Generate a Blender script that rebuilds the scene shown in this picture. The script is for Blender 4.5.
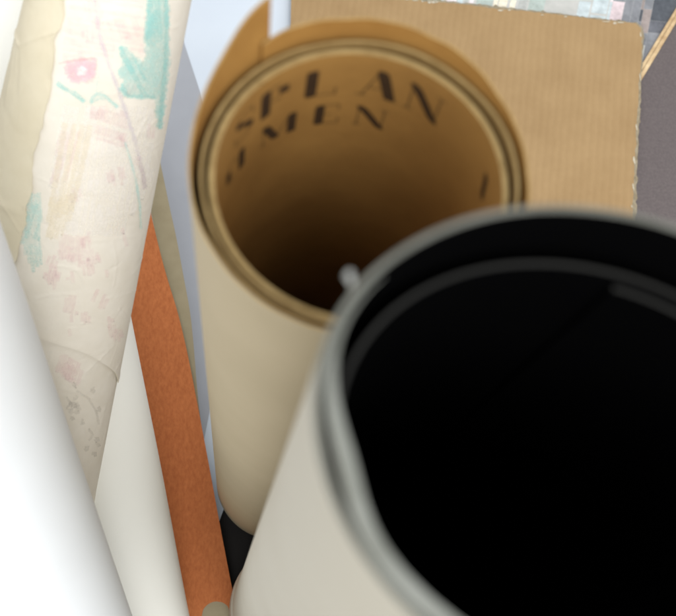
import bpy, math, random
import numpy as np
from mathutils import Vector, Matrix

random.seed(7); rng = np.random.default_rng(7)
for o in list(bpy.data.objects): bpy.data.objects.remove(o)
scene = bpy.context.scene
COL = scene.collection
CM = 0.01

# ------------------------------------------------------------------ camera
# rows = world axes written in camera axes (x right, y down, z forward); world z is up
AX = np.array([[0.99422, 0.0, 0.10738], [-0.03393, -0.94876, 0.31417], [0.10187, -0.316, -0.94327]])
CAM_H = 86.875          # cm above the floor
FPX, PCX, PCY = 990.0, 338.0, 308.0
cam_d = bpy.data.cameras.new('camera'); cam = bpy.data.objects.new('camera', cam_d); COL.objects.link(cam)
R3 = Matrix([[AX[i][0], -AX[i][1], -AX[i][2]] for i in range(3)])
cam.matrix_world = Matrix.Translation((0, 0, CAM_H*CM)) @ R3.to_4x4()
cam_d.sensor_fit = 'HORIZONTAL'; cam_d.sensor_width = 36.0; cam_d.lens = FPX/676.0*36.0
cam_d.clip_start = 0.01; cam_d.clip_end = 50
cam_d.dof.use_dof = True; cam_d.dof.focus_distance = 0.70; cam_d.dof.aperture_fstop = 11.8
scene.camera = cam

# ------------------------------------------------------------------ light
world = bpy.data.worlds.new('World'); scene.world = world; world.use_nodes = True
bg = world.node_tree.nodes['Background']
bg.inputs['Color'].default_value = (0.98, 0.985, 1.0, 1); bg.inputs['Strength'].default_value = 0.98

def area(name, loc, target, size, power, color):
    l = bpy.data.lights.new(name, 'AREA'); l.shape = 'RECTANGLE'; l.size = size[0]; l.size_y = size[1]
    l.energy = power; l.color = color
    o = bpy.data.objects.new(name, l); COL.objects.link(o); o.location = loc
    o.rotation_euler = (Vector(target)-Vector(loc)).to_track_quat('-Z', 'Y').to_euler()
    return o
area('window_light', (-0.12, -0.88, 1.80), (-0.05, 0.1, 0.2), (1.0, 0.8), 12, (0.97, 0.985, 1.0))
area('fill_light', (0.60, -0.60, 2.05), (-0.1, 0.1, 0.3), (0.9, 0.9), 12, (1.0, 0.98, 0.95))  # added fill to brighten the white rolls' right flanks, not a real fixture
scene.view_settings.view_transform = 'Standard'; scene.view_settings.look = 'None'
scene.view_settings.exposure = 0.33; scene.view_settings.gamma = 1.0
scene.render.engine = 'CYCLES'

# ------------------------------------------------------------------ geometry helpers (all lengths in cm, scaled when built)
C0 = np.array([0, 0, CAM_H])
def wdir(x, y): return AX @ np.array([(x-PCX)/FPX, (y-PCY)/FPX, 1.0])
def at(x, y, depth): return C0 + depth*wdir(x, y)
def on_floor(x, y, z=0.0):
    d = wdir(x, y); return C0 + (z-CAM_H)/d[2]*d
def unit(v): v = np.asarray(v, float); return v/np.linalg.norm(v)

def srgb(r, g, b):
    f = lambda c: c/12.92 if c <= 0.04045 else ((c+0.055)/1.055)**2.4
    return (f(r/255), f(g/255), f(b/255), 1)

class MB:
    def __init__(s): s.v = []; s.f = []; s.m = []; s.sm = []
    def grid(s, P, mat=0, flip=False, smooth=True, close=False):
        P = np.asarray(P); n, m = P.shape[:2]; b = len(s.v)
        s.v.extend((P.reshape(-1, 3)*CM).tolist())
        for i in range(n if close else n-1):
            i2 = (i+1) % n
            for j in range(m-1):
                q = (b+i*m+j, b+i2*m+j, b+i2*m+j+1, b+i*m+j+1)
                s.f.append(q[::-1] if flip else q); s.m.append(mat); s.sm.append(smooth)
        return s
    def poly(s, pts, mat=0, flip=False):
        b = len(s.v); s.v.extend((np.asarray(pts, float)*CM).tolist())
        q = list(range(b, b+len(pts))); s.f.append(tuple(q[::-1] if flip else q)); s.m.append(mat); s.sm.append(False)
        return s
    def build(s, name, mats, parent=None):
        me = bpy.data.meshes.new(name); me.from_pydata(s.v, [], s.f)
        for m in mats: me.materials.append(m)
        me.polygons.foreach_set('material_index', s.m); me.polygons.foreach_set('use_smooth', s.sm); me.update()
        o = bpy.data.objects.new(name, me); COL.objects.link(o)
        if parent is not None:
            o.parent = parent; o.matrix_parent_inverse = Matrix.Translation(-parent.location)
        return o

def tag(o, label, cat, group=None, kind=None):
    o['label'] = label
    if cat: o['category'] = cat
    if group: o['group'] = group
    if kind: o['kind'] = kind
    return o
def thing(name, loc, label, cat, group=None):
    o = bpy.data.objects.new(name, None); o.empty_display_size = 0.02; COL.objects.link(o)
    o.location = Vector(np.asarray(loc)*CM)
    return tag(o, label, cat, group)

def shell(outer, inner, mo=0, mi=1, me=2, close=False, me_end=None):
    """closed paper shell from an outer and an inner point grid [angle][height]; heights run bottom to top"""
    b = MB(); O = np.asarray(outer); I = np.asarray(inner)
    b.grid(O, mo, close=close); b.grid(I, mi, flip=True, close=close)
    for j, fl in ((-1, False), (0, True)):
        b.grid(np.stack([O[:, j], I[:, j]], 1), me, flip=fl, close=close)
    if not close:
        e = me if me_end is None else me_end
        b.grid(np.stack([O[0], I[0]], 0), e, flip=True, smooth=False); b.grid(np.stack([O[-1], I[-1]], 0), e, smooth=False)
    return b

def slab(outline, z0, z1, b=None, mt=0, ms=1):
    """flat plate from a closed counter-clockwise xy outline; z0, z1 numbers or functions of (x, y)"""
    b = b or MB(); f0 = z0 if callable(z0) else (lambda x, y: z0); f1 = z1 if callable(z1) else (lambda x, y: z1)
    lo = [(x, y, f0(x, y)) for x, y in outline]; hi = [(x, y, f1(x, y)) for x, y in outline]
    b.poly(hi, mt); b.poly(lo, mt, flip=True)
    n = len(outline)
    for i in range(n):
        k = (i+1) % n; b.poly([lo[i], lo[k], hi[k], hi[i]], ms)
    return b

# ------------------------------------------------------------------ material helpers
def mat(name, col, rough=0.7, var=None, scale=30.0, bump=0.0, bscale=400.0, spec=0.25, detail=4.0, mscale=(1, 1, 1), sheen=0.0, trans=0.0):
    m = bpy.data.materials.new(name); m.use_nodes = True; nt = m.node_tree; N = nt.nodes; L = nt.links
    p = N['Principled BSDF']; p.inputs['Base Color'].default_value = col
    p.inputs['Roughness'].default_value = rough; p.inputs['Specular IOR Level'].default_value = spec
    p.inputs['Sheen Weight'].default_value = sheen
    tc = N.new('ShaderNodeTexCoord'); mp = N.new('ShaderNodeMapping'); L.new(tc.outputs['Object'], mp.inputs[0])
    mp.inputs['Scale'].default_value = mscale
    if var is not None:
        n = N.new('ShaderNodeTexNoise'); n.inputs['Scale'].default_value = scale; n.inputs['Detail'].default_value = detail
        n.inputs['Roughness'].default_value = 0.65
        L.new(mp.outputs[0], n.inputs['Vector'])
        r = N.new('ShaderNodeValToRGB'); r.color_ramp.elements[0].position = 0.32; r.color_ramp.elements[1].position = 0.68
        r.color_ramp.elements[0].color = var; r.color_ramp.elements[1].color = col
        L.new(n.outputs['Fac'], r.inputs[0]); L.new(r.outputs[0], p.inputs['Base Color'])
    if bump:
        n2 = N.new('ShaderNodeTexNoise'); n2.inputs['Scale'].default_value = bscale; n2.inputs['Detail'].default_value = 5
        L.new(mp.outputs[0], n2.inputs['Vector'])
        bp = N.new('ShaderNodeBump'); bp.inputs['Strength'].default_value = bump; bp.inputs['Distance'].default_value = 0.001
        L.new(n2.outputs['Fac'], bp.inputs['Height']); L.new(bp.outputs[0], p.inputs['Normal'])
    return m

def crayon_mat(name, col, cover=0.8, scale=900.0):
    """wax on paper: the paper grain shows through"""
    m = bpy.data.materials.new(name); m.use_nodes = True; nt = m.node_tree; N = nt.nodes; L = nt.links
    p = N['Principled BSDF']; p.inputs['Base Color'].default_value = col; p.inputs['Roughness'].default_value = 0.6
    p.inputs['Specular IOR Level'].default_value = 0.2
    tc = N.new('ShaderNodeTexCoord'); n = N.new('ShaderNodeTexNoise'); n.inputs['Scale'].default_value = scale; n.inputs['Detail'].default_value = 3
    L.new(tc.outputs['Object'], n.inputs['Vector'])
    n2 = N.new('ShaderNodeTexNoise'); n2.inputs['Scale'].default_value = 110; n2.inputs['Detail'].default_value = 3
    L.new(tc.outputs['Object'], n2.inputs['Vector'])
    ad = N.new('ShaderNodeMath'); ad.operation = 'ADD'; L.new(n.outputs['Fac'], ad.inputs[0]); L.new(n2.outputs['Fac'], ad.inputs[1])
    mr = N.new('ShaderNodeMapRange'); mr.inputs['From Min'].default_value = 0.7; mr.inputs['From Max'].default_value = 1.25
    mr.inputs['To Min'].default_value = cover*0.25; mr.inputs['To Max'].default_value = cover
    L.new(ad.outputs[0], mr.inputs['Value']); L.new(mr.outputs[0], p.inputs['Alpha'])
    return m

M_floor = mat('dark_floor', srgb(26, 23, 21), 0.7, srgb(17, 15, 14), 12, 0.2, 120)
M_white = mat('white_paper', srgb(219, 222, 224), 0.55, srgb(214, 217, 219), 6, 0.05, 260)
M_white2 = mat('soft_white_paper', srgb(240, 240, 233), 0.6, srgb(236, 236, 229), 9, 0.05, 260)
M_bluewhite = mat('cool_white_sheet', srgb(200, 209, 218), 0.5, srgb(194, 203, 213), 8, 0.03, 200)
M_shadow = mat('roll_shadow_grey', srgb(160, 163, 169), 0.55, srgb(150, 153, 159), 8, 0.03, 200)  # the white sheet where the rolls shade it, shadow put into the colour
M_cream = mat('cream_wrap', srgb(179, 165, 136), 0.62, srgb(171, 157, 128), 10, 0.06, 220)
M_creamedge = mat('cream_wrap_edge', srgb(160, 134, 86), 0.7, srgb(138, 112, 68), 120)
M_kraft = mat('kraft_inside', srgb(168, 126, 66), 0.75, srgb(152, 110, 54), 40, 0.15, 500)
M_tube = mat('tube_board', srgb(164, 124, 66), 0.8, srgb(148, 110, 57), 30, 0.2, 350)
M_tubeedge = mat('tube_board_edge', srgb(154, 132, 88), 0.8, srgb(130, 108, 68), 150, 0.3, 900)
M_layer = mat('beige_layer', srgb(140, 114, 70), 0.75, srgb(122, 98, 58), 60, 0.1, 500)
M_ink = mat('black_ink', srgb(54, 39, 25), 0.8, srgb(66, 48, 29), 300)
M_inkthin = mat('worn_ink', srgb(84, 62, 34), 0.8, srgb(112, 86, 48), 300)
M_cap = mat('pale_plastic', srgb(206, 208, 206), 0.35)
M_wrap2 = mat('pale_wrap', srgb(192, 187, 172), 0.55, srgb(186, 180, 164), 9, 0.05, 220)
M_wrap2edge = mat('pale_wrap_edge', srgb(104, 105, 98), 0.8, srgb(90, 91, 84), 90, 0.4, 500)
M_foldedge = mat('folded_edge', srgb(122, 124, 118), 0.8, srgb(106, 108, 101), 90, 0.4, 500)
M_tape = mat('white_tape', srgb(156, 158, 154), 0.6)
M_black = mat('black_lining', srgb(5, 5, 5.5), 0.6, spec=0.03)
M_blackedge = mat('black_lining_edge', srgb(36, 36, 34), 0.8)
M_draw = mat('drawing_paper', srgb(226, 220, 208), 0.75, srgb(220, 213, 199), 45, 0.35, 160)
M_flap = mat('bare_paper', srgb(214, 205, 181), 0.75, srgb(206, 196, 170), 30, 0.4, 140)
M_tornedge = mat('torn_paper_edge', srgb(216, 206, 178), 0.9)
M_orange = mat('brown_pressboard', srgb(182, 110, 64), 0.85, srgb(160, 91, 50), 420, 0.6, 900, detail=10, mscale=(1, .45, 1))
M_orangeedge = mat('pressboard_edge', srgb(150, 80, 42), 0.9)
M_beige = mat('beige_card', srgb(150, 140, 114), 0.75, srgb(141, 131, 105), 60, 0.1, 400)
M_darkgrey = mat('grey_cloth', srgb(104, 96, 95), 0.9, srgb(90, 83, 83), 500, 0.6, 900, detail=6)
M_wood = mat('pale_wood', srgb(214, 190, 150), 0.7, srgb(168, 138, 100), 60, 0.2, 200, mscale=(1, 1, 1))
M_page = mat('printed_page', srgb(190, 189, 184), 0.5, srgb(174, 175, 170), 60)
M_core = mat('board_core', srgb(158, 148, 126), 0.9, srgb(126, 114, 92), 160, 0.5, 500)
M_liner = mat('torn_liner', srgb(196, 188, 170), 0.9, srgb(164, 154, 132), 200, 0.5, 500)

def cardboard_material():
    m = mat('corrugated_board', srgb(160, 133, 95), 0.8, srgb(150, 123, 86), 22, 0, 0)
    nt = m.node_tree; N = nt.nodes; L = nt.links; p = N['Principled BSDF']
    tc = N.new('ShaderNodeTexCoord'); mp = N.new('ShaderNodeMapping'); mp.inputs['Rotation'].default_value = (0, 0, math.radians(10))
    L.new(tc.outputs['Object'], mp.inputs[0])
    w = N.new('ShaderNodeTexWave'); w.bands_direction = 'X'; w.inputs['Scale'].default_value = 42; w.inputs['Distortion'].default_value = 1.6
    w.inputs['Detail'].default_value = 1.5
    L.new(mp.outputs[0], w.inputs['Vector'])
    n = N.new('ShaderNodeTexNoise'); n.inputs['Scale'].default_value = 600; L.new(tc.outputs['Object'], n.inputs['Vector'])
    b1 = N.new('ShaderNodeBump'); b1.inputs['Strength'].default_value = 0.4; b1.inputs['Distance'].default_value = 0.001
    b2 = N.new('ShaderNodeBump'); b2.inputs['Strength'].default_value = 0.2; b2.inputs['Distance'].default_value = 0.0006
    L.new(w.outputs['Fac'], b1.inputs['Height']); L.new(n.outputs['Fac'], b2.inputs['Height'])
    L.new(b1.outputs[0], b2.inputs['Normal']); L.new(b2.outputs[0], p.inputs['Normal'])
    src = p.inputs['Base Color'].links[0].from_socket; mx = N.new('ShaderNodeMix'); mx.data_type = 'RGBA'; mx.blend_type = 'MULTIPLY'
    rm = N.new('ShaderNodeMapRange'); rm.inputs['To Min'].default_value = 0.0; rm.inputs['To Max'].default_value = 0.32
    L.new(w.outputs['Fac'], rm.inputs['Value']); L.new(rm.outputs[0], mx.inputs['Factor']); L.new(src, mx.inputs['A'])
    mx.inputs['B'].default_value = (0.90, 0.885, 0.86, 1); L.new(mx.outputs['Result'], p.inputs['Base Color'])
    return m
M_board = cardboard_material()

# ------------------------------------------------------------------ the surface everything stands on
fl = MB(); fl.grid([[(-150, -120, 0), (-150, 180, 0)], [(180, -120, 0), (180, 180, 0)]], 0, flip=True, smooth=False)
floor = fl.build('floor', [M_floor]); floor['kind'] = 'structure'

SHEET_Z = 0.06
def ccw(pts):
    a = sum(p[0]*q[1]-q[0]*p[1] for p, q in zip(pts, pts[1:]+pts[:1])); return pts if a > 0 else pts[::-1]
def fpts(px, z=0.0): return ccw([tuple(on_floor(x, y, z)[:2]) for x, y in px])

# white paper lying on the floor behind the tube, and a grey slab standing in for the rolls' shadow on it
b = slab(fpts([(100, -110), (350, -110), (330, 60), (262, 190), (238, 470), (219, 522), (192, 440), (135, 200)]), 0.0, 0.05)
tag(b.build('paper_or_shadow_sheet', [M_bluewhite, M_bluewhite]), 'cool white sheet of paper lying flat on the floor left of the brown tube', 'paper sheet')
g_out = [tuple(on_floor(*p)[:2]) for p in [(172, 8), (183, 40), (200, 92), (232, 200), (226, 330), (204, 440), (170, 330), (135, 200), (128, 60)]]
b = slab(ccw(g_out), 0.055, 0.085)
tag(b.build('paper_or_shadow_sheet', [M_shadow, M_shadow]), 'roll shadow on the white paper, built as a grey sheet with slanting edge, between crayon roll and brown tube', 'paper sheet')

# ------------------------------------------------------------------ tube with printed kraft inside
T1 = np.array([3.881, 13.017]); T1Z = 60.0; ZB = 0.09
def ring_pts(c, r, ang, z): return np.array([c[0]+r*math.cos(ang), c[1]+r*math.sin(ang), z])
def smoothstep(a, b_, x):
    t = min(1, max(0, (x-a)/(b_-a))); return t*t*(3-2*t)

tube1 = thing('poster_tube', (T1[0], T1[1], 0), 'cream wrapped cardboard tube with brown inside, black print and a pointed kraft flap', 'tube')
def tube_part(name, ro, ri, top, mats, n=96, zb=ZB, wob=0.0, m=8):
    O = []; I = []
    for k in range(n):
        a = 2*math.pi*k/n; zt = top(a); w = wob*(math.sin(2*a+1)+0.6*math.sin(3*a+.4)+.35*math.sin(7*a))
        zs = [zb+(zt-zb)*j/m for j in range(m+1)]
        O.append([ring_pts(T1, ro+w, a, z) for z in zs]); I.append([ring_pts(T1, ri+w, a, z) for z in zs])
    return shell(O, I, close=True).build(name, mats, tube1)
inner_tube = tube_part('inner_tube', 4.56, 4.37, lambda a: T1Z+0.015*math.sin(5*a), [M_tube, M_tube, M_tubeedge], zb=1.2)
tube_part('inner_wrap', 4.80, 4.70, lambda a: T1Z+0.26+0.10*math.sin(a+2.4)+.03*math.sin(6*a), [M_layer, M_layer, M_tubeedge], wob=0.018, zb=1.2)
# the outer wrap: one sheet wound a little more than once round, ending in the pointed flap
def wrap_profile(t):           # t = degrees along the sheet: 0 at the seam (120 deg), running clockwise; 360.. = the overlap
    a = (120-t) % 360
    return a
O = []; I = []
steps = 300
T_END = 360+0.0
for k in range(steps+1):
    t = -6 + (T_END+6-2.0)*k/steps          # angle on the tube = 120 - t; sheet end (t=358) comes back up to 122 deg
    a = 120-t
    r = 5.00 + 0.11*(t/360) + 0.02*math.sin(math.radians(3*t+20))+0.008*math.sin(math.radians(8*t))
    # height above the inner tube's mouth
    back = 0.98; right = 0.55; near = 0.62; left = 0.9
    aa = a % 360
    if t < 120:   h = back + (right-back)*smoothstep(60, 120, t)
    elif t < 200: h = right + (near-right)*smoothstep(120, 200, t)
    elif t < 300: h = near + (left-near)*smoothstep(220, 300, t)
    else:         h = left + 0.75*smoothstep(300, 340, t) + 1.15*smoothstep(328, 357.5, t)
    h += 0.03*math.sin(math.radians(11*t))+0.02*math.sin(math.radians(23*t+40))
    zs = [1.0+(T1Z-2-1.0)*j/8 for j in range(9)] + [T1Z-2+(2+h)*j/8 for j in range(1, 9)]
    lift = [0.10*smoothstep(330, 358, t)*max(0, (z-T1Z)/3.0) for z in zs]
    ra = math.radians(a)
    O.append([ring_pts(T1, r+0.035+l, ra, z) for z, l in zip(zs, lift)]); I.append([ring_pts(T1, r-0.035+l, ra, z) for z, l in zip(zs, lift)])
O.reverse(); I.reverse()
shell(O, I, me_end=1).build('outer_wrap', [M_cream, M_kraft, M_creamedge], tube1)
# closing cap at the foot
cp = []; n = 72
prof = [(0.0, ZB), (4.86, ZB), (5.02, ZB+.12), (5.06, ZB+.9), (4.98, ZB+1.15), (4.2, ZB+1.15), (4.1, ZB+.5), (0.0, ZB+.5)]
cp = [[ring_pts(T1, r, 2*math.pi*k/n, z) for r, z in prof] for k in range(n)]
MB().grid(cp, 0, close=True).build('end_cap', [M_cap], tube1)

# black print inside the mouth: letters with thick and thin strokes, bent onto the wall
def glyph(ch):
    """strokes (x0,y0,x1,y1,width) in a 1-high box, y up; thick stems, hair-thin joins"""
    T = .36; h = .055
    D = {'P': [(.18, 0, .18, 1, T), (.18, .97, .6, .97, h), (.18, .47, .6, .47, h), (.66, .60, .66, .86, T*.9), (.05, .03, .32, .03, h)],
         'L': [(.18, 0, .18, 1, T), (.18, .03, .75, .03, h), (.77, .0, .77, .26, h), (.03, .97, .33, .97, h)],
         'A': [(.48, 1, .78, 0, T), (.46, 1, .12, 0, h), (.26, .33, .66, .33, h), (.62, .03, .95, .03, h), (.0, .03, .24, .03, h)],
         'N': [(.14, .97, .82, .03, T), (.14, 0, .14, 1, h), (.82, 0, .82, 1, h), (.02, .03, .26, .03, h), (.70, .97, .95, .97, h)],
         'S': [(.22, .80, .26, .62, T*.8), (.26, .62, .60, .40, T), (.60, .40, .60, .20, T*.8), (.2, .96, .62, .96, h), (.15, .04, .6, .04, h), (.68, .7, .68, .96, h), (.12, .04, .12, .3, h)],
         'I': [(.18, 0, .18, 1, T), (.04, .97, .32, .97, h), (.04, .03, .32, .03, h)],
         'M': [(.12, 0, .12, 1, h), (.16, .97, .52, .05, T), (.52, .05, .88, .97, h), (.95, 0, .95, 1, T), (.02, .03, .22, .03, h), (.8, .03, 1.1, .03, h)],
         'E': [(.18, 0, .18, 1, T), (.18, .97, .68, .97, h), (.18, .5, .5, .5, h), (.18, .03, .7, .03, h), (.7, .72, .7, .97, h), (.72, .03, .72, .3, h)],
         'C': [(.18, .22, .18, .78, T), (.22, .95, .62, .95, h), (.22, .05, .62, .05, h), (.68, .68, .68, .96, h)],
         '/': [(.0, .80, .22, .08, T*.8)]}
    return D[ch]
def letter(ch, s0, depth_top, cap, width):
    """s0 = arc position (cm) of the letter's left edge measured as -R*angle"""
    b = MB(); R = 4.37-0.012
    for x0, y0, x1, y1, w in glyph(ch):
        p0 = np.array([x0*width*cap, y0*cap]); p1 = np.array([x1*width*cap, y1*cap]); w = w*cap*0.72
        n = unit(np.array([-(p1-p0)[1], (p1-p0)[0]]))*w/2
        if w > .12*cap: n = np.array([-abs(w/2)*1.0, 0.0]) if abs((p1-p0)[1]) > abs((p1-p0)[0])*.5 else n
        k = 10; P = []
        for i in range(k+1):
            c = p0+(p1-p0)*i/k; row = []; taper = (.62 if i in (0, k) else 1.0) if w > .12*cap else 1.0
            for sgn in (-1, 0, 1):
                q = c+sgn*n*taper; a = -(s0+q[0])/4.37; row.append(ring_pts(T1, R, a, T1Z-depth_top-cap+q[1]))
            P.append(row)
        b.grid(P, 0 if w > .12*cap else 1)
    return b.build('letter', [M_ink, M_inkthin], inner_tube)
for ch, s0, wd in (('S', -11.55, 1.0), ('P', -10.13, .92), ('L', -8.40, .9), ('A', -6.58, .95), ('N', -4.95, .93)):
    letter(ch, s0, 0.76, 1.62, wd)
letter('/', -0.86, 0.95, 1.5, 1.0)
for ch, s0, wd in (('C', -12.05, .8), ('I', -11.2, .9), ('M', -10.05, 1.05), ('E', -7.92, .95), ('N', -6.5, .98)):
    letter(ch, s0, 3.05, 1.34, wd)

# ------------------------------------------------------------------ big pale tube with the black inside, nearest the camera
T2T = np.array([7.01, 3.18]); T2B = np.array([5.66, 2.05]); T2Z = 69.65
tube2 = thing('poster_tube', (T2B[0], T2B[1], 0), 'large pale tube with black inside, nearest the camera at the right', 'tube')
EA = math.radians(-106.9); SA, SB = 4.587, 5.658
def t2_r(a):
    c, s = math.cos(a-EA), math.sin(a-EA); return SA*SB/math.sqrt((SB*c)**2+(SA*s)**2)
def t2_pt(a, z, dr=0.0, R0=5.62):
    k = max(0.0, z/T2Z); kk = k**0.8
    # the foot is loose and a little wider, with a small step where the wrap was folded in
    low = R0 + 0.16*(1-smoothstep(2.0, 9.0, z)) + (0.10 if z < 5.2 else 0.0)
    foot = -0.9*(1-smoothstep(0, 2.2, z))**2
    r = (low+foot)*(1-kk) + t2_r(a)*kk + dr
    c = T2B*(1-k)+T2T*k
    return np.array([c[0]+r*math.cos(a), c[1]+r*math.sin(a), z])
n = 144
zl = [0.0, .15, .4, .8, 1.3, 2.0, 3.0, 4.2, 5.15, 5.25, 6.5, 9, 14, 22, 32, 44, 56, 64, 68]
O = []; I = []
for k in range(n):
    a = 2*math.pi*k/n
    zt = T2Z + 0.05*math.sin(3*a+1)+0.03*math.sin(7*a)
    w = 0.025*math.sin(5*a+.6)+0.02*math.sin(2*a)
    zs = zl+[zt]
    O.append([t2_pt(a, z, w) for z in zs]); I.append([t2_pt(a, z, w-0.13) for z in zs])
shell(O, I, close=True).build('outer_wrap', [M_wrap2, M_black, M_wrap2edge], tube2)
# second thick layer, showing its edge on the left and near side, standing off the wrap on the left
O = []; I = []
A0, A1 = math.radians(140), math.radians(318); n = 90
for k in range(n+1):
    a = A0+(A1-A0)*k/n; d = math.degrees(a)
    gap = 0.135 + 0.24*math.exp(-((d-182)/14)**2)
    th = 0.28*smoothstep(138, 185, d)*(1-0.5*smoothstep(285, 318, d))+0.03
    zt = T2Z - 0.25 + 0.2*smoothstep(160, 200, d) - 0.3*(1-smoothstep(140, 165, d)) + .02*math.sin(9*a)
    zs = [20, 45, 62, zt]
    O.append([t2_pt(a, z, -gap) for z in zs]); I.append([t2_pt(a, z, -gap-th) for z in zs])
shell(O, I).build('folded_layer', [M_wrap2, M_black, M_foldedge], tube2)
# black lining, its edge lower down, ends overlapping like a coil
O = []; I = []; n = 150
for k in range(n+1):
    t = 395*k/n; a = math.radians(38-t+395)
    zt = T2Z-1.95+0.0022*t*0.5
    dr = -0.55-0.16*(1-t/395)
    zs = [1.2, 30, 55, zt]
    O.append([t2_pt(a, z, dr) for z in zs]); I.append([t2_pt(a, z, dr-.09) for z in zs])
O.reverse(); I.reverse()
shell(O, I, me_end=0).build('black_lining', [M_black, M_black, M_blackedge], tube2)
# inner floor so that the tube is closed below
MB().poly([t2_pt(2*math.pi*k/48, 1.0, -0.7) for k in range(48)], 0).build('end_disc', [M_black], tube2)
# small curl of white tape standing up from the rim
ta = math.radians(147); base = t2_pt(ta, T2Z-0.68, 0.03); outv = unit([math.cos(ta), math.sin(ta), 0]); side = unit([-math.sin(ta), math.cos(ta), 0])
path = [base+outv*.02, base+outv*.04+np.array([0, 0, .45]), base+outv*.10+np.array([0, 0, .70]), base+outv*.18+np.array([0, 0, .84])]
for i in range(9):
    ph = math.pi*(0.1+1.55*i/8); path.append(base+outv*(.18+.05*math.sin(ph))+np.array([0, 0, .86-.05*math.cos(ph)+.02]))
O = [[p+side*s for s in (-.07, -.035, 0, .035, .07)] for p in path]
b = MB(); b.grid(O, 0); 
O2 = [[p+side*s+outv*.015 for s in (-.07, -.035, 0, .035, .07)] for p in path]; b.grid(O2, 0, flip=True)
b.build('tape_curl', [M_tape], tube2)

# ------------------------------------------------------------------ rolls leaning at the left
class Roll:
    """paper roll along an axis given by two (pixel, depth) points; radius may taper"""
    def __init__(s, pa, da, pb, db, ra, rb, ext_top):
        A = at(*pa, da); B = at(*pb, db)          # A lower, B upper
        s.ax = unit(B-A); s.LAB = np.linalg.norm(B-A); s.A = A
        s.ra, s.rb = ra, rb
        down = np.array([0, 0, -1.0]); dperp = down-(down@s.ax)*s.ax; sn = np.linalg.norm(dperp); s.dp = dperp/sn
        # extend downwards until the lowest point of the end disc meets the floor
        lo, hi = -200.0, 0.0
        for _ in range(60):
            mid = (lo+hi)/2; p = s.A+mid*s.ax; z = p[2]-s.rad(mid)*sn
            if z > 0.02: hi = mid
            else: lo = mid
        s.s0 = hi; s.s1 = s.LAB+ext_top
        view = C0-(A+B)/2; view = view-(view@s.ax)*s.ax; s.e1 = unit(view); s.e2 = np.cross(s.ax, s.e1)
    def rad(s, t): return s.ra+(s.rb-s.ra)*t/s.LAB
    def pt(s, t, a, dr=0.0):
        r = s.rad(t)+dr; return s.A+t*s.ax+r*(math.cos(a)*s.e1+math.sin(a)*s.e2)
    def hit(s, x, y):
        d = wdir(x, y); lo = None; prev = None
        for i in range(400):
            t = 25+i*0.2; p = C0+t*d; q = p-s.A; u = q@s.ax; rr = np.linalg.norm(q-u*s.ax)-s.rad(u)
            if rr < 0:
                a, b_ = t-0.2, t
                for _ in range(25):
                    m = (a+b_)/2; p = C0+m*d; q = p-s.A; u = q@s.ax
                    if np.linalg.norm(q-u*s.ax)-s.rad(u) < 0: b_ = m
                    else: a = m
                w = q-u*s.ax; return u, math.atan2(w@s.e2, w@s.e1)
            if prev is not None and rr > prev and rr > 0: 
                # closest approach without touching: take the tangent point
                w = q-u*s.ax; return u, math.atan2(w@s.e2, w@s.e1)
            prev = rr
        return None

def spiral_roll(name, roll, mats, turns=2.6, pitch=0.16, th=0.05, seam=2.6, label='', cat='paper roll', n=260, m=48, sgn=1):
    root = thing(name, roll.A+roll.s0*roll.ax, label, cat)
    O = []; I = []
    for k in range(n+1):
        t = 2*math.pi*turns*k/n; a = seam+sgn*t; dr = -pitch*t/(2*math.pi)
        wv = [.022*math.sin(2*a+.11*j)*math.sin(.17*j+seam)+.012*math.sin(3*a-.23*j)+.010*math.sin(5*a+.41*j+seam) for j in range(m+1)]
        O.append([roll.pt(roll.s0+(roll.s1-roll.s0)*j/m, a, dr+wv[j]) for j in range(m+1)])
        I.append([roll.pt(roll.s0+(roll.s1-roll.s0)*j/m, a, dr+wv[j]-th) for j in range(m+1)])
    if sgn < 0: O.reverse(); I.reverse()
    shell(O, I).build('rolled_sheet', mats, root)
    return root

R2 = Roll((131, 616), 77.5, (-2, 0), 64.0, 4.55, 4.55, 9)
FLR = Roll((44, 616), 60.0, (-124, 220), 43.0, 5.0, 5.0, 6)
DR = Roll((3, 500), 69.0, (110.5, 0), 49.5, 6.15, 3.84, 5)
spiral_roll('paper_roll', R2, [M_white2, M_white2, M_white2], seam=2.7, label='plain off-white paper roll lying beneath the crayon roll, beside the brown file')
spiral_roll('paper_roll', FLR, [M_white, M_white, M_white], seam=2.9, label='plain bright white paper roll in the lower left corner, over the crayon roll')

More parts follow.
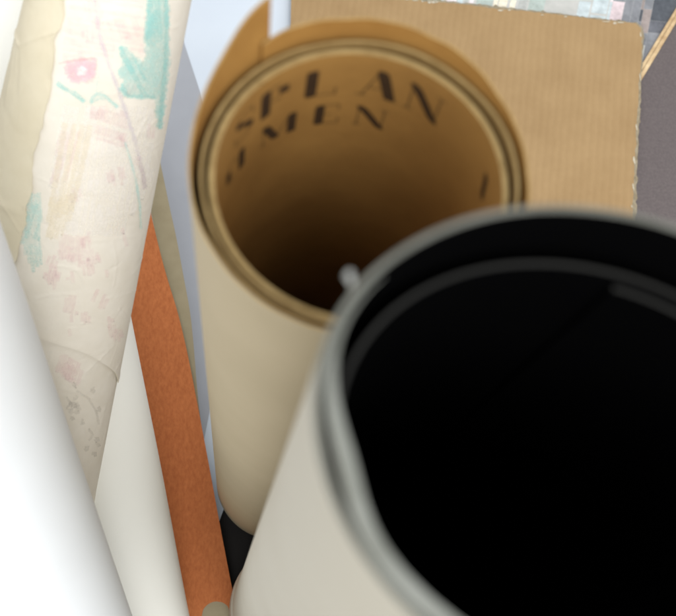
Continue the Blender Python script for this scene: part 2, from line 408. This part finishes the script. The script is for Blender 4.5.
# --- the roll with the child's drawing
droot = thing('drawing_roll', DR.A+DR.s0*DR.ax, 'worn cream paper roll with pink and teal crayon drawing and torn outer flap', 'paper roll')
creases = []   # (list of (u,a)), height, width, step?
def px_path(pts, k=8):
    out = []
    for (x0, y0), (x1, y1) in zip(pts, pts[1:]):
        for i in range(k): out.append((x0+(x1-x0)*i/k, y0+(y1-y0)*i/k))
    out.append(pts[-1])
    return [DR.hit(x, y) for x, y in out]
CR = [([(55, 264), (72, 268), (90, 273)], .035, .09), ([(36, 298), (50, 294), (78, 293)], .03, .09), ([(118, 308), (124, 315), (130, 322)], .04, .08),
      ([(60, 388), (85, 395), (108, 403)], .035, .09), ([(104, 28), (122, 29), (138, 33)], .025, .08), ([(135, 120), (148, 112), (160, 118)], .03, .08),
      ([(138, 140), (152, 148), (163, 140)], .035, .09), ([(60, 250), (95, 240), (140, 235)], .02, .1), ([(80, 205), (110, 215), (145, 210)], .02, .1),
      ([(87, 120), (85, 128), (83, 138)], .05, .07), ([(77, 192), (75, 202), (74, 212)], .05, .07), ([(112, 240), (116, 260), (113, 285)], .02, .1),
      ([(95, 300), (118, 296), (135, 290)], .025, .09), ([(66, 330), (90, 320), (118, 326)], .02, .1), ([(70, 20), (95, 24), (120, 18)], .02, .09),
      ([(70, 415), (82, 420), (86, 440)], .03, .09), ([(140, 165), (150, 178), (152, 195)], .03, .09)]
creases = [(np.array(px_path(p)), h*.55, w*.9) for p, h, w in CR]
u_lo, u_hi = DR.s0, DR.s1
NU, NA = 420, 300
aa = np.linspace(-1.75, 1.75, NA); uu = np.linspace(u_lo, u_hi, NU)
UU, AA = np.meshgrid(uu, aa)                         # [angle][u]
RR = DR.ra+(DR.rb-DR.ra)*UU/DR.LAB
disp = np.zeros_like(UU)
for path, h, w in creases:
    best = np.full(UU.shape, 1e9)
    for (u0, a0), (u1, a1) in zip(path[:-1], path[1:]):
        dx, dy = u1-u0, (a1-a0)*5.0; L2 = dx*dx+dy*dy+1e-9
        t = np.clip(((UU-u0)*dx+(AA-a0)*5.0*dy)/L2, 0, 1)
        best = np.minimum(best, np.hypot(UU-u0-t*dx, (AA-a0)*5.0-t*dy))
    disp += h*np.exp(-(best/w)**2) - 0.4*h*np.exp(-((best-2.0*w)/(1.4*w))**2)
for k in range(240):    # fine handling creases, mostly running round the roll
    u0 = rng.uniform(u_lo, u_hi); a0 = rng.uniform(-1.5, 1.5); th = rng.normal(math.pi/2, .45) if k % 3 else rng.uniform(0, math.pi); l1 = rng.uniform(.4, 1.6); l2 = rng.uniform(.05, .10)
    x = (UU-u0)*math.cos(th)+(AA-a0)*5*math.sin(th); y = -(UU-u0)*math.sin(th)+(AA-a0)*5*math.cos(th) + .12*np.sin(x*2.2+k)
    disp += rng.uniform(-.030, .036)*np.exp(-(x/l1)**4-(y/l2)**2)
for k in range(60):     # soft dents and handling marks
    u0 = rng.uniform(u_lo, u_hi); a0 = rng.uniform(-1.6, 1.6); th = rng.uniform(0, math.pi); l1 = rng.uniform(.8, 3.0); l2 = rng.uniform(.15, .5)
    x = (UU-u0)*math.cos(th)+(AA-a0)*5*math.sin(th); y = -(UU-u0)*math.sin(th)+(AA-a0)*5*math.cos(th)
    disp += rng.uniform(-.035, .03)*np.exp(-(x/l1)**2-(y/l2)**2)
# lower band: an overlapping sheet whose edge runs round the roll
edge_path = np.array(px_path([(40, 339), (62, 343), (88, 354), (114, 371)]))
cf = np.polyfit(edge_path[:, 1], edge_path[:, 0], 2)
edge_u = np.polyval(cf, np.clip(AA, edge_path[:, 1].min()-.25, edge_path[:, 1].max()+.25))
ca, sa = np.cos(AA), np.sin(AA)
def surf(d): return DR.A + UU[..., None]*DR.ax + (RR+d)[..., None]*(ca[..., None]*DR.e1+sa[..., None]*DR.e2)
outer = surf(disp); inner = surf(disp-0.06)
# close the sheet round the back, coarser, spiralling in
sheet = MB(); sheet.grid(outer, 0); sheet.grid(inner, 0, flip=True)
for j, f_ in ((0, True), (-1, False)): sheet.grid(np.stack([outer[:, j], inner[:, j]], 1), 1, flip=f_)
bk_o = []; bk_i = []
for k in range(121):
    a = 1.75+(2*math.pi*2.2)*k/120; dr = -0.01-0.14*(k/120)*2.2
    bk_o.append([DR.pt(u_lo+(u_hi-u_lo)*j/16, a, dr) for j in range(17)]); bk_i.append([DR.pt(u_lo+(u_hi-u_lo)*j/16, a, dr-.05) for j in range(17)])
sheet.grid(bk_o, 0); sheet.grid(bk_i, 0, flip=True)
for j, f_ in ((0, True), (-1, False)): sheet.grid([[p[j], q[j]] for p, q in zip(bk_o, bk_i)], 1, flip=f_)
isheet = sheet.build('inner_sheet', [M_draw, M_tornedge], droot)
# the drawn sheet lies over it; its lower edge runs round the roll
UP = .075
ro_ = []; ri_ = []
for i in range(0, NA):
    eu = edge_u[i, 0]+0.03*math.sin(i*.105); us = np.r_[np.linspace(eu, eu+1.0, 14), np.linspace(eu+1.0, u_hi, 330)[1:]]
    dd = np.interp(us, uu, disp[i]); c_, s_ = math.cos(aa[i]), math.sin(aa[i]); e_ = c_*DR.e1+s_*DR.e2
    rr = (DR.ra+(DR.rb-DR.ra)*us/DR.LAB)[:, None]
    lip = (UP+.035*np.exp(-((us-eu)/.35)**2))[:, None]
    ro_.append(DR.A+us[:, None]*DR.ax+(rr+dd[:, None]+lip)*e_); ri_.append(DR.A+us[:, None]*DR.ax+(rr+dd[:, None]+lip-.05)*e_)
dsheet = shell(ro_, ri_).build('drawn_sheet', [M_draw, M_draw, M_tornedge], droot)

# torn outer flap on the left: bare cream paper, ragged edge
tear = [(70, -40), (67, 0), (63, 28), (57, 40), (55, 62), (51, 88), (46, 104), (45, 122), (42, 131), (36, 152), (32, 176), (30, 195), (24, 225), (18, 262), (8, 300)]
tp = np.array([DR.hit(x, y) for x, y in tear]); o_ = np.argsort(tp[:, 0]); tp = tp[o_]
tu = np.linspace(tp[0, 0], min(tp[-1, 0]+6, u_hi-.05), 240); tA = np.interp(tu, tp[:, 0], tp[:, 1])
tA = tA + np.interp(tu, np.linspace(tu[0], tu[-1], 70), rng.uniform(-.012, .012, 70)) + np.interp(tu, np.linspace(tu[0], tu[-1], 22), rng.choice([-.03, 0, .012, .03], 22)) 
sg = 1 if DR.hit(10, 90)[1] > DR.hit(100, 90)[1] else -1          # direction of 'left' in angle
NF = 70; fo = []; fi = []
dents = [(rng.uniform(tu[0], tu[-1]), rng.uniform(0, 1.2), rng.uniform(0, math.pi), rng.uniform(.5, 2.2), rng.uniform(.08, .25), rng.uniform(-.05, .06)) for _ in range(34)]
ridge = np.array([DR.hit(x, y) for x, y in [(22, 47), (32, 41), (42, 37), (54, 33), (64, 30)]])
for i in range(NF+1):
    w = i/NF; ro = []; ri = []
    for u, a_ in zip(tu, tA):
        a = a_+sg*w*w*1.9+sg*w*.25; d = UP+.04+.05*math.exp(-(w/.10)**2)*(0.6+.4*math.sin(u*1.7)+.35*math.sin(u*4.1))
        for (u0, a0, th, l1, l2, hh) in dents:
            x = (u-u0)*math.cos(th)+((a-a_)*sg-a0)*5*math.sin(th); y = -(u-u0)*math.sin(th)+((a-a_)*sg-a0)*5*math.cos(th)
            if abs(y) < 3*l2 and abs(x) < 3*l1: d += hh*math.exp(-(x/l1)**2-(y/l2)**2)*min(1, w*8)
        ru = np.interp(a*sg, ridge[::-1, 1]*sg if ridge[0, 1]*sg > ridge[-1, 1]*sg else ridge[:, 1]*sg, ridge[::-1, 0] if ridge[0, 1]*sg > ridge[-1, 1]*sg else ridge[:, 0])
        d += .06*math.exp(-((u-ru)/.09)**2)*(1 if w > .02 else 0)
        ro.append(DR.pt(u, a, d+.02)); ri.append(DR.pt(u, a, max(UP+.005, d-.02)))
    fo.append(ro); fi.append(ri)
if sg < 0: fo.reverse(); fi.reverse()
shell(fo, fi).build('torn_flap', [M_flap, M_flap, M_tornedge], droot)

# crayon marks: thin layers of wax that follow the paper
C_teal = crayon_mat('teal_crayon', srgb(168, 222, 217), .52); C_tealpale = crayon_mat('pale_teal_crayon', srgb(194, 229, 223), .45)
C_pink = crayon_mat('pink_crayon', srgb(248, 206, 213), .75); C_pinkwash = crayon_mat('pale_pink_crayon', srgb(242, 212, 214), .24, 250)
C_rose = crayon_mat('rose_line', srgb(226, 176, 182), .5); C_lilac = crayon_mat('lilac_line', srgb(214, 205, 216), .45); C_mauve = crayon_mat('mauve_line', srgb(196, 178, 186), .5)
C_peach = crayon_mat('peach_crayon', srgb(243, 232, 208), .5); C_whitec = crayon_mat('white_crayon', srgb(250, 247, 242), .8)
C_pencil = crayon_mat('grey_pencil', srgb(182, 176, 168), .24); C_whitewash = crayon_mat('white_wash', srgb(248, 244, 238), .55, 400)
def surf_pt(x, y, lift):
    h = DR.hit(x, y); u, a = h
    d = float(np.interp(u, uu, disp[int(np.clip(round((a+1.75)/3.5*(NA-1)), 0, NA-1))]))
    eu = np.polyval(cf, np.clip(a, edge_path[:, 1].min()-.25, edge_path[:, 1].max()+.25))
    if u > eu: d += UP+.035*math.exp(-((u-eu)/.35)**2)
    return DR.pt(u, a, d+lift)
LIFT = [.010]
def mark(pts, w, m, wob=.4, b=None, build=True, name='crayon_mark', step=3.0):
    b = b or MB(); P = []
    seg = []
    for (x0, y0), (x1, y1) in zip(pts, pts[1:]):
        k = max(1, int(math.hypot(x1-x0, y1-y0)/step))
        for i in range(k): seg.append((x0+(x1-x0)*i/k, y0+(y1-y0)*i/k))
    seg.append(pts[-1]); LIFT[0] += .0002
    for i, (x, y) in enumerate(seg):
        xa, ya = seg[max(0, i-1)]; xb, yb = seg[min(len(seg)-1, i+1)]
        dx, dy = xb-xa, yb-ya; l = math.hypot(dx, dy)+1e-6; nx, ny = -dy/l, dx/l
        ww = w*(1+random.uniform(-.25, .25))/2; jx = random.uniform(-wob, wob)
        P.append([surf_pt(x+nx*(s*ww+jx*.3), y+ny*(s*ww+jx*.3), LIFT[0]) for s in (-1, 0, 1)])
    b.grid(P, 0)
    return b.build(name, [m], dsheet) if build else b
def inside(poly, x, y):
    c = False; n = len(poly)
    for i in range(n):
        (x0, y0), (x1, y1) = poly[i], poly[i-1]
        if (y0 > y) != (y1 > y) and x < (x1-x0)*(y-y0)/(y1-y0)+x0: c = not c
    return c
def hatch(poly, ang, gap, w, m, name='crayon_mark', skip=0.0):
    """fill an outline with hand-drawn strokes; one crayon patch"""
    b = MB(); ca_, sa_ = math.cos(ang), math.sin(ang)
    ts = [-x*sa_+y*ca_ for x, y in poly]; ss = [x*ca_+y*sa_ for x, y in poly]
    t = min(ts)+gap*.4; done = False
    while t < max(ts):
        run = []
        s = min(ss)
        while s <= max(ss)+1.5:
            x, y = s*ca_-t*sa_, s*sa_+t*ca_
            if inside(poly, x, y): run.append((x, y))
            else:
                if len(run) > 2 and random.random() >= skip:
                    j0 = random.uniform(-1.2, 1.2); mark([(p[0]+random.uniform(-.3, .3)+j0*ca_, p[1]+random.uniform(-.3, .3)+j0*sa_) for p in run[::3]+[run[-1]]], w, m, b=b, build=False); done = True
                run = []
            s += 1.2
        t += gap*random.uniform(.8, 1.2)
    return b.build(name, [m], dsheet) if done else None
teal_poly = [(147, -20), (167, -20), (168, 60), (163, 108), (160, 128), (155, 126), (154, 98), (126, 97), (117, 88), (124, 81), (115, 71), (123, 63), (117, 45), (124, 44), (134, 55), (143, 60), (145, 30)]
hatch([(72, -20), (146, -20), (143, 56), (118, 42), (112, 66), (100, 56), (62, 60), (66, 30)], .15, 5, 4.2, C_pinkwash, skip=.15)
hatch([(100, 20), (140, 15), (138, 40), (118, 38)], 1.2, 4, 3.5, C_pinkwash, skip=.2)
hatch([(62, 105), (150, 105), (150, 180), (120, 235), (60, 235), (50, 180)], 1.75, 5.5, 5, C_whitewash, skip=.1)
hatch([(90, 108), (128, 112), (126, 150), (95, 140)], .3, 4.5, 4, C_pinkwash, skip=.15)
hatch([(60, 130), (82, 128), (72, 180), (52, 182)], 1.85, 4, 3.6, C_pinkwash, skip=.2)
for _ in range(26):
    bx, by = random.uniform(50, 125), random.uniform(225, 335); r_ = random.uniform(4, 10)
    hatch([(bx+r_*random.uniform(.6, 1.1)*math.cos(t), by+1.4*r_*random.uniform(.6, 1.1)*math.sin(t)) for t in np.linspace(0, 6.28, 8, endpoint=False)], random.uniform(1.2, 2.0), 4.2, 3.6, C_pinkwash, skip=.2)
for _ in range(16):
    bx, by = random.uniform(75, 150), random.uniform(5, 215); r_ = random.uniform(4, 9)
    hatch([(bx+r_*random.uniform(.6, 1.1)*math.cos(t), by+1.4*r_*random.uniform(.6, 1.1)*math.sin(t)) for t in np.linspace(0, 6.28, 8, endpoint=False)], random.uniform(1.2, 2.0), 4.2, 3.6, C_pinkwash, skip=.2)
hatch([(62, 232), (90, 236), (80, 262), (58, 258)], 1.6, 4, 4, C_pinkwash)
hatch([(60, 352), (84, 362), (78, 386), (56, 372)], 1.9, 4, 4, C_pinkwash); hatch([(64, 362), (78, 366), (72, 384), (60, 374)], 1.2, 4, 4, C_pinkwash)
for sx in (0, 9, 17, 24): mark([(66+sx, 122+sx*.1), (58+sx*.95, 170), (49+sx*.9, 222-sx*.5)], 5.5, C_peach)
hatch([(52, 196), (76, 190), (72, 214), (60, 238), (44, 236)], 1.8, 4, 3.8, C_peach, skip=.1)
hatch([(29, 194), (41, 190), (43, 262), (34, 272), (22, 240)], 1.5, 3.4, 3.4, C_tealpale); hatch([(29, 205), (40, 202), (40, 240), (26, 240)], 1.9, 3.6, 3, C_tealpale, skip=.2)
hatch(teal_poly, 1.32, 3.2, 3.2, C_tealpale); hatch(teal_poly, 1.9, 3.4, 3.4, C_tealpale, skip=.1)
hatch([(147, -20), (160, -20), (160, 40), (150, 46), (145, 44)], 1.5, 2.8, 2.6, C_teal, skip=.1)
hatch([(118, 45), (124, 45), (143, 66), (146, 96), (126, 97), (117, 88), (124, 80), (115, 70), (123, 63)], 1.1, 3.2, 2.4, C_teal, skip=.25)
mark([(126, 95), (140, 96), (154, 96)], 4, C_teal); mark([(164, -20), (165, 20), (164, 60), (160, 100), (158, 128)], 4.0, C_teal); mark([(146, 20), (144, 42)], 4, C_teal)
hatch([(63, 66), (70, 61), (96, 58), (98, 66), (95, 76), (86, 82), (72, 80), (65, 74)], .2, 2.8, 3.2, C_pink); hatch([(65, 66), (96, 60), (94, 76), (72, 79)], 1.4, 3.4, 3, C_pink)
mark([(60, 63), (72, 60), (96, 57)], 2.0, C_rose); hatch([(77, 66), (86, 65), (87, 73), (78, 75)], .4, 2.4, 3, C_whitec)
mark([(58, 82), (66, 88), (75, 92), (85, 101)], 4.6, C_teal); mark([(62, 86), (74, 94), (84, 100)], 2.2, C_teal)
mark([(91, 103), (92, 97), (97, 93), (104, 94), (110, 100), (117, 106)], 3.0, C_teal); mark([(93, 100), (100, 97), (106, 98)], 3.0, C_tealpale)
mark([(94, -20), (96, 5), (100, 35), (108, 62), (116, 84), (124, 108), (132, 134), (138, 158)], 3.6, C_lilac)
mark([(137, 158), (141, 172), (143, 188)], 3.4, C_mauve); mark([(124, 141), (129, 158), (134, 178), (138, 204), (139, 228)], 2.0, C_teal)
mark([(116, 136), (124, 138)], 4, C_pinkwash); mark([(98, 75), (96, 92), (104, 90)], 1.2, C_tealpale)
for pts in ([(72, 384), (76, 388), (74, 382)], [(66, 396), (70, 402), (66, 408), (70, 410)], [(82, 418), (80, 424), (84, 422)], [(88, 428), (92, 434), (88, 440)], [(76, 390), (88, 398), (96, 412), (98, 424)]):
    mark(pts, 2.2, C_pencil, step=2, wob=1.5)
for _ in range(14):
    bx, by = random.uniform(66, 98), random.uniform(385, 455); an = random.uniform(0, 3)
    mark([(bx, by), (bx+3*math.cos(an), by+3*math.sin(an)), (bx+5*math.cos(an+.5), by+5*math.sin(an+.5))], random.uniform(3, 6), C_pencil, step=1.5, wob=2.5)

# ------------------------------------------------------------------ brown pressboard file lying against the floor, between rolls and tubes
redge = [(112, 40, 86.5), (122, 90, 85.6), (133, 130, 85.0), (141, 165, 84.5), (150, 210, 84.0), (158, 244, 83.6), (166, 275, 83.3), (178, 312, 83.0), (188, 355, 82.8), (199, 412, 82.6), (209, 465, 82.4), (219, 520, 82.2), (229, 573, 82.0), (238, 618, 81.9), (249, 665, 81.7)]
E0 = [at(x, y, d) for x, y, d in redge]
cross = unit(np.array([-1.0, -0.10, 0.10]))      # sheet runs to the left under the roll
along = unit(E0[-1]-E0[0]); nrm = unit(np.cross(cross, along)); nrm = nrm if nrm[2] > 0 else -nrm
def resample(P, n):
    P = np.array(P); s = np.r_[0, np.cumsum(np.linalg.norm(np.diff(P, axis=0), axis=1))]; q = np.linspace(0, s[-1], n)
    return np.stack([np.interp(q, s, P[:, i]) for i in range(3)], 1)
NR = 90
E1 = resample(E0, NR)
for _ in range(6): E1[1:-1] = (E1[:-2]+2*E1[1:-1]+E1[2:])/4
W_ = 7.0; NC = 56
front = np.array([[e+cross*W_*j/NC for j in range(NC+1)] for e in E1])
E1z = E1
# finger hole: centre found on the board's own surface
hx, hy = 217, 619
best = min(((i, j) for i in range(NR) for j in range(NC+1)), key=lambda ij: np.linalg.norm(np.cross(front[ij[0]][ij[1]]-C0, unit(wdir(hx, hy)))))
hole_c = front[best[0]][best[1]]; HR = 1.22
froot = thing('document_file', E1[-1], 'rusty orange pressboard file with finger hole, beside the off-white roll', 'file')
def board_with_hole(P, th, hole, rad, mats, name, mt=0, me=1, parent=None):
    """grid board with thickness; vertices near the hole are pulled to its rim and faces inside dropped"""
    P = P.copy(); n, m = P.shape[:2]; keep = np.ones((n-1, m-1), bool)
    d = np.linalg.norm(P-hole, axis=2) if hole is not None else np.full((n, m), 1e9)
    if hole is not None:
        ins = d < rad
        for i in range(n-1):
            for j in range(m-1):
                if ins[i:i+2, j:j+2].all(): keep[i, j] = False
        # snap kept faces' inside vertices onto the rim
        for i in range(n):
            for j in range(m):
                if ins[i, j]: v = P[i, j]-hole; l = np.linalg.norm(v)+1e-6; P[i, j] = hole+v/l*rad
    Q = P-nrm*th; b = MB()
    b.v = (np.concatenate([P.reshape(-1, 3), Q.reshape(-1, 3)])*CM).tolist(); off = n*m
    cnt = {}
    for i in range(n-1):
        for j in range(m-1):
            if not keep[i, j]: continue
            q = (i*m+j, i*m+j+1, (i+1)*m+j+1, (i+1)*m+j)
            for f in (q, tuple(x+off for x in q[::-1])): b.f.append(f); b.m.append(mt); b.sm.append(False)
            for e in zip(q, q[1:]+q[:1]): cnt[frozenset(e)] = cnt.get(frozenset(e), [])+[e]
    for es in cnt.values():
        if len(es) == 1:
            x, y = es[0]; b.f.append((y, x, x+off, y+off)); b.m.append(me); b.sm.append(False)
    return b.build(name, mats, parent)
board_with_hole(front, 0.14, hole_c, HR, [M_orange, M_orangeedge], 'front_cover', parent=froot)
# paper inside, showing as a thin white line, and the beige back cover standing out at the right
shiftw = np.array([0.10*max(0.0, 1-k/(NR*.42))+.0 for k in range(NR)])
pap = np.array([[e-cross*shiftw[i]-nrm*.18+cross*.25*smoothstep(.3*NR, .45*NR, i)+cross*(W_-.4)*j/10 for j in range(11)] for i, e in enumerate(E1) if i < .6*NR])
board_with_hole(pap, 0.05, None, 0, [M_white, M_white], 'paper_leaf', parent=froot)
bulge = [1.75*(1-smoothstep(.30*NR, .66*NR, i)) + .02 for i in range(NR)]
bk = np.array([[e-cross*bulge[i]-nrm*(.9-.62*smoothstep(.6*NR, .8*NR, i))+cross*(W_-.4)*j/10 for j in range(11)] for i, e in enumerate(E1)])
board_with_hole(bk, 0.12, None, 0, [M_beige, M_beige], 'back_cover', parent=froot)

# ------------------------------------------------------------------ flat things on the floor behind the tubes
MAGZ = 0.6
magroot = thing('magazine', on_floor(560, 0), 'open printed magazine with small pictures, mostly hidden under the tan cardboard', 'magazine')
tl = on_floor(352, 20); ux = unit(on_floor(676, 36)-on_floor(352, 2)); uy = np.array([-ux[1], ux[0], 0])
m0 = tl[:2]
def mq(x0, x1, y0, y1): return [tuple((m0+ux[:2]*(x+.22*y)+uy[:2]*y)) for x, y in ((x0, y0), (x1, y0), (x1, y1), (x0, y1))]
slab(mq(0, 46, -12, 22), 0.0, MAGZ).build('page', [M_page, M_page], magroot)
pal = [srgb(*c) for c in ((150, 152, 148), (112, 114, 118), (184, 170, 172), (146, 156, 150), (196, 190, 172), (84, 86, 92), (166, 176, 178), (198, 188, 190), (130, 120, 116), (66, 70, 76))]
PM = [mat('print_%d' % i, c, .5, tuple(min(.85, x*1.5+.02) for x in c[:3])+(1,), 90, detail=6) for i, c in enumerate(pal)]
x = 0.6; ci = 0
widths = [random.choice([.3, .45, .6, .9, 1.3, 1.7]) for _ in range(29)]+[4.4, 3.0, 3.6, 4.0]
for w in widths:
    if x+w > 45: break
    y = -2.0+random.uniform(-1, .4)
    while y < 20:
        hgt = random.choice([.4, .8, 1.4, 2.4, 3.6]) if x < 26 else random.choice([1.5, 3.0, 4.0])
        if random.random() < (.72 if x < 26 else .95):
            k = random.choice([0, 2, 3, 4, 6, 7, 7, 6, 4, 1]) if x < 27 else random.choice([1, 5, 1, 8, 9])
            slab(mq(x, x+w, y, y+hgt), MAGZ+.002, MAGZ+.006).build('picture', [PM[k], PM[k]], magroot)
        y += hgt+(random.choice([.12, .25, .5]) if x < 26 else .02)
    x += w+(random.choice([.1, .18, .3]) if x < 26 else .02)

# dark grey cloth panel with a pale wooden edge, its corner over the magazine
pz0, pz1 = MAGZ+.01, MAGZ+.33
proot = thing('cloth_panel', on_floor(676, 150), 'dark grey cloth covered panel with pale wooden edge at the right margin', 'panel')
pe0, pe1 = on_floor(632, 95)[:2], on_floor(690, -1)[:2]; pd = (pe1-pe0)/np.linalg.norm(pe1-pe0); pn = np.array([pd[1], -pd[0]])
pa = pe0-pd*14; pb = pe1+pd*10
slab(ccw([tuple(pa), tuple(pb), tuple(pb+pn*24), tuple(pa+pn*24)]), pz0, pz1).build('panel_board', [M_darkgrey, M_darkgrey], proot)
slab(ccw([tuple(pa-pn*.02), tuple(pb-pn*.02), tuple(pb-pn*.42), tuple(pa-pn*.42)]), pz0, pz1+.05).build('edge_strip', [M_wood, M_wood], proot)
slab(ccw([tuple(pa-pn*.45), tuple(pb-pn*.45), tuple(pb-pn*.80), tuple(pa-pn*.80)]), pz0, pz1-.08).build('edge_strip', [M_wood, M_wood], proot)

# tan corrugated cardboard with torn edges
c_tl = on_floor(291, -10)[:2]; c_tr = on_floor(639, 31)[:2]; c_br = on_floor(626, 268)[:2]; c_bl = on_floor(286, 225)[:2]
def edge_pts(p, q, n, rough, seed):
    r = np.random.default_rng(seed); v = np.array(q)-np.array(p); nn = np.array([-v[1], v[0]])/np.linalg.norm(v); out = []
    k = np.cumsum(r.normal(0, .35, n)); k -= np.linspace(k[0], k[-1], n); k = k/max(1e-6, np.abs(k).max())
    for i in range(n): out.append(tuple(np.array(p)+v*i/n+nn*rough*(k[i]+.35*r.normal())))
    return out
croot = thing('cardboard_sheet', np.array([*(c_tl+c_br)/2, 0]), 'flat tan corrugated cardboard with torn whitish edges, behind the brown tube', 'cardboard')
def tiltz(base):        # the right side rests on the panel
    vx = c_tr-c_tl; L_ = np.linalg.norm(vx)
    return lambda x, y: base + .36*min(1, max(0, (np.array([x, y])-c_tl)@vx/L_/L_))
corner = [tuple(c_tr+(c_br-c_tr)*.035+(c_tl-c_tr)*.0), tuple(c_tr+(c_br-c_tr)*.012+(c_tl-c_tr)*.006), tuple(c_tr+(c_tl-c_tr)*.02)]
def board_outline(grow, rough, s):
    vx = unit(np.r_[c_tr-c_tl, 0])[:2]; vy = np.array([-vx[1], vx[0]])
    tl_, tr_, br_, bl_ = c_tl+vy*grow, c_tr+(vx+vy)*grow, c_br+vx*grow, c_bl
    a = [tuple(bl_)]
    a += edge_pts(br_, tr_+(br_-tr_)*.05, 70, rough, s) + [tuple(tr_+(br_-tr_)*.018+(tl_-tr_)*.006)] + edge_pts(tr_+(tl_-tr_)*.022, tl_, 130, rough, s+1) + [tuple(tl_)]
    return ccw(a)
slab(board_outline(.24, .20, 3), tiltz(MAGZ+.02), tiltz(MAGZ+.06)).build('back_liner', [M_core, M_core], croot)
slab(board_outline(.05, .10, 11), tiltz(MAGZ+.062), tiltz(MAGZ+.34)).build('corrugated_core', [M_core, M_core], croot)
slab(board_outline(-.12, .10, 21), tiltz(MAGZ+.342), tiltz(MAGZ+.38)).build('face_liner', [M_board, M_core], croot)
# little torn chips on the far edge
r5 = np.random.default_rng(5); vx = c_tr-c_tl; f_top = tiltz(MAGZ+.385)
for k in range(26):
    f = r5.uniform(.18, .98) if k > 8 else r5.uniform(.25, .42); c = c_tl+vx*f+np.array([.0, -.28+r5.uniform(-.12, .12)]); w = r5.uniform(.12, .5); h = r5.uniform(.06, .16)
    pts = [(c[0]+w*math.cos(t)*r5.uniform(.6, 1.1), c[1]+h*math.sin(t)*r5.uniform(.6, 1.1)) for t in np.linspace(0, 2*math.pi, 8, endpoint=False)]
    slab(ccw(pts), f_top, lambda x, y: f_top(x, y)+.02).build('torn_chip', [M_liner, M_liner], croot)
for k in range(7):
    f = r5.uniform(.05, .95); c = c_tr+(c_br-c_tr)*f+np.array([-.2+r5.uniform(-.1, .1), 0]); w = r5.uniform(.05, .14); h = r5.uniform(.15, .6)
    pts = [(c[0]+w*math.cos(t)*r5.uniform(.6, 1.1), c[1]+h*math.sin(t)*r5.uniform(.6, 1.1)) for t in np.linspace(0, 2*math.pi, 8, endpoint=False)]
    slab(ccw(pts), f_top, lambda x, y: f_top(x, y)+.02).build('torn_chip', [M_liner, M_liner], croot)
